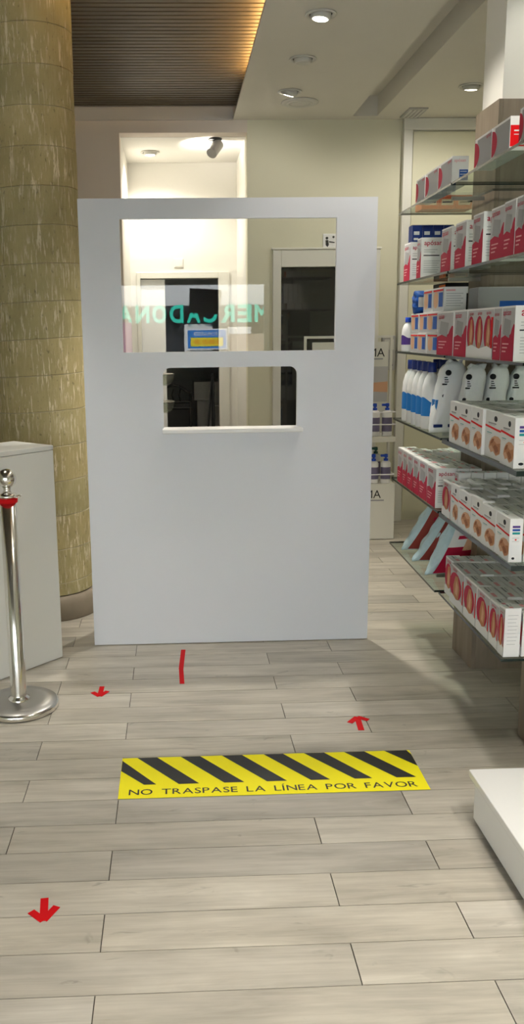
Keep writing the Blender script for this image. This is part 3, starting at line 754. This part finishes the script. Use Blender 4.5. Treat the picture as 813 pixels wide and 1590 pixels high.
    if kind in ('gauze', 'finger', 'hand'):
        rect(T_, .10, .52, .28, .42, 'mgrey'); rect(T_, .10, .40, .52, .60, 'lgrey')
        if kind != 'hand': rect(T_, .60, .92, .30, .55, 'pink')
    return out
_ct = {}
def carton_meshes(kind, L, D, H, front):
    key = (kind, round(L, 3), round(D, 3), round(H, 3), front)
    if key in _ct: return _ct[key]
    body = MB().box(0, D, 0, L, 0, H).mesh('carton', M['card'])
    pb = MB()
    for a in art(kind, L, D, H):
        f, poly, col, ly = a[:4]
        if not front and f != 'T': continue
        e = .0005*(ly+1)
        if f == 'S': vs = [(-e, L*(1-u), H*v) for u, v in poly]
        elif f == 'E': vs = [(D*u, -e, H*v) for u, v in poly]
        elif f == 'B': vs = [(D*v, L*(1-u), -.0003) for u, v in poly]
        else: vs = [(D*v, L*(1-u), H+.0012+e) for u, v in poly]
        pb.add(vs, a[4] if len(a) > 4 else [tuple(range(len(poly)))], PK.index(col))
    pr = pb.mesh('printed_artwork', PM) if pb.f else None
    fl = MB().box(.0015, D-.0015, .002, L-.002, H-.0002, H+.0012).mesh('top_flap', M['card'])
    _ct[key] = (body, pr, fl); return _ct[key]
def carton(kind, yn, L, D, H, z, off, label, group, front=True, rot=0.0, dx=0.0, name='carton'):
    body, pr, fl = carton_meshes(kind, L, D, H, front)
    o = obj(name, body, None); tag(o, label, 'box', group)
    o.location = (XS(yn)+off+dx, yn, z); o.rotation_euler = (0, 0, RZ+rot)
    if pr: obj('printed_artwork', pr, o)
    f = obj('top_flap', fl, o)
    return o
def nth(i, n):
    return 'nearest' if i == n-1 else ('farthest' if i == 0 else '%s from the far end' % NTH[i])

# top shelf: small packs standing along the edge (listed from the far end)
ZA = ZSH['A']
rowA = [(4.10, .16, 'small'), (3.885, .20, 'small'), (3.675, .195, 'small'), (3.195, .185, 'small'), (3.012, .175, 'small_red'), (2.80, .125, 'small')]
for i, (yn, L, kd) in enumerate(rowA):
    carton(kd, yn, L, .066, .105, ZA, .012, 'red dressing pack with shade-grey side on the top glass shelf, %s' % nth(i, 6), 'packs on the top shelf')
for i in range(3):
    carton('orange', 4.415, .12, .080, .064, ZA+.0004, .078+i*.082, 'orange box at the back of the top shelf, %s from the aisle' % NTH[i], 'orange boxes', rot=0)
# second shelf
ZB = ZSH['B']
rowB = [(4.342, .118, .085), (4.14, .075, .105), (3.69, .135, .10), (3.492, .140, .10), (3.250, .120, .10), (3.060, .142, .10), (2.930, .108, .10), (2.826, .092, .10)]
for i, (yn, L, D) in enumerate(rowB):
    carton('gauze', yn, L, D, .178, ZB, .012, 'tall white and crimson gauze carton on the second shelf, %s' % nth(i, 8), 'gauze cartons on the second shelf', rot=R.uniform(-.03, .03), dx=R.uniform(0, .005)+(.012 if i in (2, 3, 5) else 0))
for i in range(3):
    carton('orange', 4.468, .075, .080, .062, ZB+.0004, .088+i*.082, 'orange box at the back of the second shelf, %s from the aisle' % NTH[i], 'orange boxes')
for i in range(4):
    carton('navy', 4.468, .075, .050, .205, ZB+.0642, .050+i*.0515, 'navy blue box standing on the orange boxes, %s from the aisle' % NTH[i], 'navy boxes on the second shelf')
# third shelf
ZCs = ZSH['C']
rowC = [('gauze', 3.555, .235, .12), ('gauze', 3.375, .165, .12), ('finger3', 3.070, .295, .12), ('gauze', 2.988, .078, .14), ('gauze', 2.862, .122, .16)]
for i, (kd, yn, L, D) in enumerate(rowC):
    lb = 'white carton with three finger pictures on the third shelf' if kd == 'finger3' else 'white and crimson gauze carton on the third shelf, %s' % nth(i, 5)
    carton(kd, yn, L, D, .176, ZCs, .010, lb, 'cartons on the third shelf')
LEV = ['bottom', 'middle', 'top']
for lv in range(2):
    for j, (yn, L) in enumerate(((4.155, .15), (3.99, .155), (3.80, .18))):
        carton('pack', yn, L, .095, .088, ZCs+lv*.0895, .012+R.uniform(0, .008), 'small bandage pack in the %s layer on the third shelf, %s of three' % (LEV[lv] if lv == 0 else 'upper', ['far', 'middle', 'near'][j]), 'bandage packs')
for j, (yn, L) in enumerate(((3.985, .155), (3.80, .18))):
    carton('pack', yn, L, .095, .100, ZCs+.180, .035, 'bandage pack topping the stack on the third shelf, %s one' % ['far', 'near'][j], 'bandage packs')
carton('bluepatch', 3.65, .13, .22, .27, ZCs, .135, 'tall grey box with a blue square behind the bandage packs', 'cartons on the third shelf')

# ---- bottles
def bottle(x, y, z, h, r, label, lab='sky', cap='blue_plastic', group='antiseptic bottles on the fourth shelf'):
    t = empty('bottle', (x, y, z)); tag(t, label, 'bottle', group)
    bo = MB().lathe([(0, 0), (r*.96, 0), (r, .006), (r, h*.52), (r*.94, h*.64), (r*.72, h*.76), (r*.42, h*.83), (r*.36, h*.87), (0, h*.87)], 22).build('body', M['white_plastic'], t)
    pr = MB().lathe([(r+.0006, h*.20), (r+.0006, h*.40)], 22, mi=PK.index(lab))
    n = 22
    vs = []
    for i in range(n):
        a = 2*PI*i/n; vs.append(((r+.0007)*c(a), (r+.0007)*s(a), h*.40)); vs.append(((r+.0007)*c(a), (r+.0007)*s(a), h*(.43+.055*s(a*2+1))))
    pr.add(vs, [(2*i, 2*((i+1) % n), 2*((i+1) % n)+1, 2*i+1) for i in range(n)], PK.index(lab))
    pr.build('label', PM, bo)
    MB().lathe([(r*.46, h*.855), (r*.48, h*.86), (r*.48, h*.995), (r*.44, h), (0, h)], 20).build('cap', M[cap], t)
ZD = ZSH['D']
for i, y in enumerate((4.385, 4.29, 4.195, 4.10, 4.0)):
    bottle(XS(y)+.050, y, ZD, .300, .043, 'white bottle with navy cap on the fourth shelf edge, %s' % nth(i, 5))
for i, (x, y) in enumerate(((1.262, 4.26), (1.262, 4.16), (1.252, 3.93))):
    bottle(x, y, ZD, .305, .043, 'white bottle with navy cap in the back row, %s of three' % ['far', 'middle', 'near'][i])
bottle(XS(4.43)+.035, 4.43, ZCs, .165, .030, 'small blue-capped bottle at the far end of the third shelf', 'violet', 'royal_plastic', 'small bottles')

# ---- soft packs
def pouch(wd, dp, h, seed, n=28, rows=22, crease=.5, flat=.35, gather=0, shear=0):
    """pillow bag: closed seams at bottom and top, rounded middle, wrinkled"""
    q = random.Random(seed); ph = [q.uniform(0, 6) for _ in range(8)]
    b = MB(); vs = []
    for k in range(rows+1):
        v_ = k/rows
        t = max(.03, (s(PI*min(max(v_, .0), 1)))**flat)
        ww = wd/2*(1-.06*s(PI*v_)*0-.10*(1-t))
        if gather and v_ > 1-gather: g_ = (v_-(1-gather))/gather; ww *= 1-.42*g_**2.2; t = max(t, .30)
        for i in range(n):
            a = 2*PI*i/n; ca, sa = c(a), s(a)
            e = .55
            x = math.copysign(abs(ca)**e, ca)*ww; y = math.copysign(abs(sa)**.8, sa)*dp/2*t
            wr = 1+.035*crease*(s(a*6+ph[0]+v_*9)+s(a*9+ph[1]-v_*14)+s(v_*21+ph[2]+a*2))
            zz = h*v_ + (s(a*5+ph[3])*.012*h if k == rows else 0)
            vs.append((x*wr+shear*zz, y*wr, zz))
    fs = [(k*n+i, k*n+(i+1) % n, (k+1)*n+(i+1) % n, (k+1)*n+i) for k in range(rows) for i in range(n)]
    fs += [tuple(range(n-1, -1, -1)), tuple(range(rows*n, rows*n+n))]
    return b.add(vs, fs, 0, True)
def cotton(x, y, z, label, rot=0, lean=0, seed=1, navy=False, h=.30, wd=.115, dp=.095):
    t = empty('cotton_bag', (x, y, z)); tag(t, label, 'bag', 'cotton wool bags on the fourth shelf'); t.rotation_euler = (0, 0, rot)
    pouch(wd, dp, h*.97, seed, gather=.17, shear=lean, crease=.8).build('bag', M['film'], t)
    b = MB(); q = random.Random(seed); n = 14; lo = []; hi = []
    for i in range(n):
        a = 2*PI*i/n; k = 1+.25*s(a*4+seed); lo.append((.030*k*c(a)+lean*h*.94, .014*k*s(a), h*.93)); hi.append((.036*k*c(a)+lean*h, .010*k*s(a), h*(.985+.03*s(a*3+seed))))
    b.add(lo+hi, [(i, (i+1) % n, n+(i+1) % n, n+i) for i in range(n)]+[tuple(range(n, 2*n))], 0, True); b.build('gathered_top', M['film'], t)
    b = MB()
    for (z0, z1, x0, x1) in ((.80, .86, -.046, -.022), (.665, .685, -.050, -.018), (.70, .78, -.044, -.026), (.50, .53, -.044, -.028)):
        sx = lean*h*(z0+z1)/2
        if z0 in (.80, .50): b.lathe([(0, -dp*.46), ((x1-x0)/2, -dp*.46), ((x1-x0)/2, -dp*.36)], 12, ((x0+x1)/2+sx, 0, h*(z0+z1)/2), axis=1)
        elif z0 == .70:
            for q in range(3): b.box(x0*wd/.115+sx, (x1-.004*q)*wd/.115+sx, -dp*.46, -dp*.36, h*(z0+.03*q), h*(z0+.03*q+.012), 0)
        else: b.box(x0*wd/.115+sx, x1*wd/.115+sx, -dp*.46, -dp*.36, h*z0, h*z1, 0)
    o = b.build('printed_mark', PRINT['black'], t); o['kind'] = 'stuff'
    if navy:
        for xa, xb in ((-.055, -.018), (.012, .045)): MB().box(xa+lean*h*.1, xb+lean*h*.1, -dp*.47, -dp*.36, h*.085, h*.125).build('navy_band', PRINT['navy'], t)
        MB().box(-.056+lean*h*.37, -.046+lean*h*.37, -.03, .02, h*.28, h*.46).build('blue_print', PRINT['sky'], t)
cotton(1.165, 3.845, ZD, 'large white cotton bag leaning at the shelf edge beside the bottles', .12, .16, 3, True, .315, .118, .095)
for i, x in enumerate((1.225, 1.325, 1.425, 1.525)):
    cotton(x, 3.712, ZD, 'white cotton wool bag behind the hand cartons, %s from the aisle' % NTH[i], R.uniform(-.06, .06), .14, 10+i, False, .30, .092, .085)
# fourth shelf, near half: hand-picture cartons
rowD = [(3.400, .133), (3.255, .140), (3.118, .132), (2.945, .168), (2.790, .132)]
for i, (yn, L) in enumerate(rowD):
    carton('hand', yn, L, .072, .162, ZD, .004+(.012 if i == 3 else 0), 'white carton with a hand picture on the fourth shelf, %s' % nth(i, 5), 'hand cartons on the fourth shelf', rot=R.uniform(-.012, .012))
    for r_ in range(1, 5):
        carton('hand', yn+.002, L-.004, .070, .160+R.uniform(-.004, .002), ZD, .012+.074*r_+(.010 if i == 3 else 0), 'white carton in row %s behind the edge, fourth shelf, %s' % (['two', 'three', 'four', 'five'][r_-1], nth(i, 5)), 'hand cartons on the fourth shelf', front=(i == 4))
# fifth shelf, far half: crimson gauze cartons
ZE = ZSH['E']
rowE = [(4.322, .112), (4.224, .094), (4.108, .112), (3.992, .112), (3.850, .138), (3.705, .140)]
for i, (yn, L) in enumerate(rowE):
    carton('gauze', yn, L, .088, .172, ZE, .006, 'crimson gauze carton at the edge of the fifth shelf, %s' % nth(i, 6), 'gauze cartons on the fifth shelf')
    n = 5 if (yn > 4.11) else (4 if yn < 3.75 and False else 2)
    for r_ in range(n):
        carton('gauze', yn+.001, L-.003, .052, .168+R.uniform(-.012, .002), ZE, .097+.0545*r_, 'gauze carton in row %s behind the edge, fifth shelf, %s' % (['two', 'three', 'four', 'five', 'six'][r_], nth(i, 6)), 'gauze cartons on the fifth shelf', front=False)
for r_ in range(6):
    carton('finger', 3.642, .055, .0515, .160, ZE, .085+.054*r_, 'narrow white carton in the cross row on the fifth shelf, %s from the aisle' % NTH[r_], 'white cartons on the fifth shelf', front=True)
rowE2 = [('finger', 3.468, .122), ('hand', 3.364, .098), ('hand', 3.205, .152), ('hand', 3.068, .132), ('hand', 2.925, .138), ('hand', 2.785, .134)]
for i, (kd, yn, L) in enumerate(rowE2):
    lb = 'white carton with red oval picture on the fifth shelf beside the gauze row' if kd == 'finger' else 'white carton with a hand picture on the fifth shelf, %s' % nth(i, 6)
    carton(kd, yn, L, .043, .145+(.006 if i in (1, 3) else 0), ZE, .004, lb, 'hand cartons on the fifth shelf', rot=R.uniform(-.01, .01)+(.02 if i == 4 else 0))
    for r_ in range(1, 8):
        if r_ > 5 and R.random() < .4: continue
        carton('hand', yn+.002, L-.004, .046, .142+R.uniform(-.006, .004), ZE, .006+.049*r_, 'white carton in row %s behind the edge, fifth shelf, %s' % (['two', 'three', 'four', 'five', 'six', 'seven', 'eight'][r_-1], nth(i, 6)), 'hand cartons on the fifth shelf', front=(i == 5))
# bottom shelf, near half
ZF = ZSH['F']
rowF = [(3.500, .105), (3.300, .190), (3.142, .148), (2.992, .142), (2.893, .092), (2.832, .050)]
for i, (yn, L) in enumerate(rowF):
    carton('finger', yn, L, .056, .162 if i < 5 else .172, ZF, .022+(.014 if i == 0 else 0), 'white carton with red oval finger picture on the bottom shelf, %s' % nth(i, 6), 'finger cartons on the bottom shelf', rot=(R.uniform(-.01, .01) if i < 5 else .05))
    for r_ in range(1, 7):
        if i == 5 and r_ > 2: continue
        carton('finger', yn+.002, L-.004, .055, .158+R.uniform(-.003, .003), ZF, .026+.0595*r_+(.012 if i == 0 else 0), 'white carton in row %s behind the edge, bottom shelf, %s' % (['two', 'three', 'four', 'five', 'six', 'seven'][r_-1], nth(i, 6)), 'finger cartons on the bottom shelf', front=(i == 5))
# bottom shelf, far half: slumped pale blue packs
for i, (y, sh, yawr, dp) in enumerate(((4.36, .58, .0, .085), (4.13, .60, .02, .10), (3.88, .50, .22, .085))):
    hh = (.245, .27, .255)[i]
    t = empty('pad_pack', (XS(y)+.015, y, ZF)); t.rotation_euler = (0, 0, yawr)
    tag(t, ['pale blue pad pack slumped at the far end of the bottom shelf', 'pale blue pad pack slumped in the middle of the bottom shelf', 'pale blue and crimson pad pack nearest the cartons on the bottom shelf'][i], 'bag', 'pad packs on the bottom shelf')
    bo = pouch(.19, dp, hh, 40+i, flat=.42, shear=sh, crease=.9).build('bag', M['bluefilm'], t); bo.location = (.095, 0, 0)
    pn = MB(); n = 8
    for (u0, u1, v0, v1, col) in ((.14, .99, .04, .52, 'brick' if i < 2 else 'crimson'), (.14, .99, .52, .95, 'brick' if i < 2 else 'white'), (.55, .9, .45, .68, 'skinl'), (.3, .6, .66, .72, 'crimson')):
        gr = []
        for a in range(n+1):
            for q in range(n+1):
                u = u0+(u1-u0)*a/n; v_ = v0+(v1-v0)*q/n
                th = dp/2*1.03*max(.03, s(PI*v_)**.42)*max(0, 1-abs(2*u-1)**3.6)**.40
                gr.append(((u-.5)*.188+.095+sh*hh*v_, -th-.003-(.001 if col in ('skinl', 'crimson') else 0), hh*v_))
        pn.add(gr, [(a*(n+1)+q, (a+1)*(n+1)+q, (a+1)*(n+1)+q+1, a*(n+1)+q+1) for a in range(n) for q in range(n)], PK.index(col), True)
    pn.build('printed_panel', PM, t)
# odds and ends on the bandage stack
t = empty('soft_pack', (XS(4.22)+.055, 4.235, ZCs+.1785)); tag(t, 'blue wrapped soft pack on top of the bandage packs, third shelf', 'bag')
pouch(.085, .13, .105, 77, flat=.4, crease=1.0).build('bag', PRINT['blue'], t)
pn = MB().box(-.035, .035, -.064, -.055, .03, .075); pn.build('printed_panel', PRINT['lgrey'], t)
t = empty('flat_box', (XS(4.2)+.15, 4.20, ZCs)); tag(t, 'tall black box with white and orange print behind the bandage packs', 'box')
MB().box(0, .22, 0, .20, 0, .318).build('carton', PRINT['black'], t, .002)
MB().add([(.02, -.0006, .27), (.12, -.0006, .27), (.12, -.0006, .30), (.02, -.0006, .30)], [(0, 1, 2, 3)]).build('white_print', PRINT['white'], t)
MB().add([(-.0006, .1, .25), (-.0006, 0, .25), (-.0006, 0, .31), (-.0006, .1, .31)], [(0, 1, 2, 3)]).build('orange_print', PRINT['orange'], t)
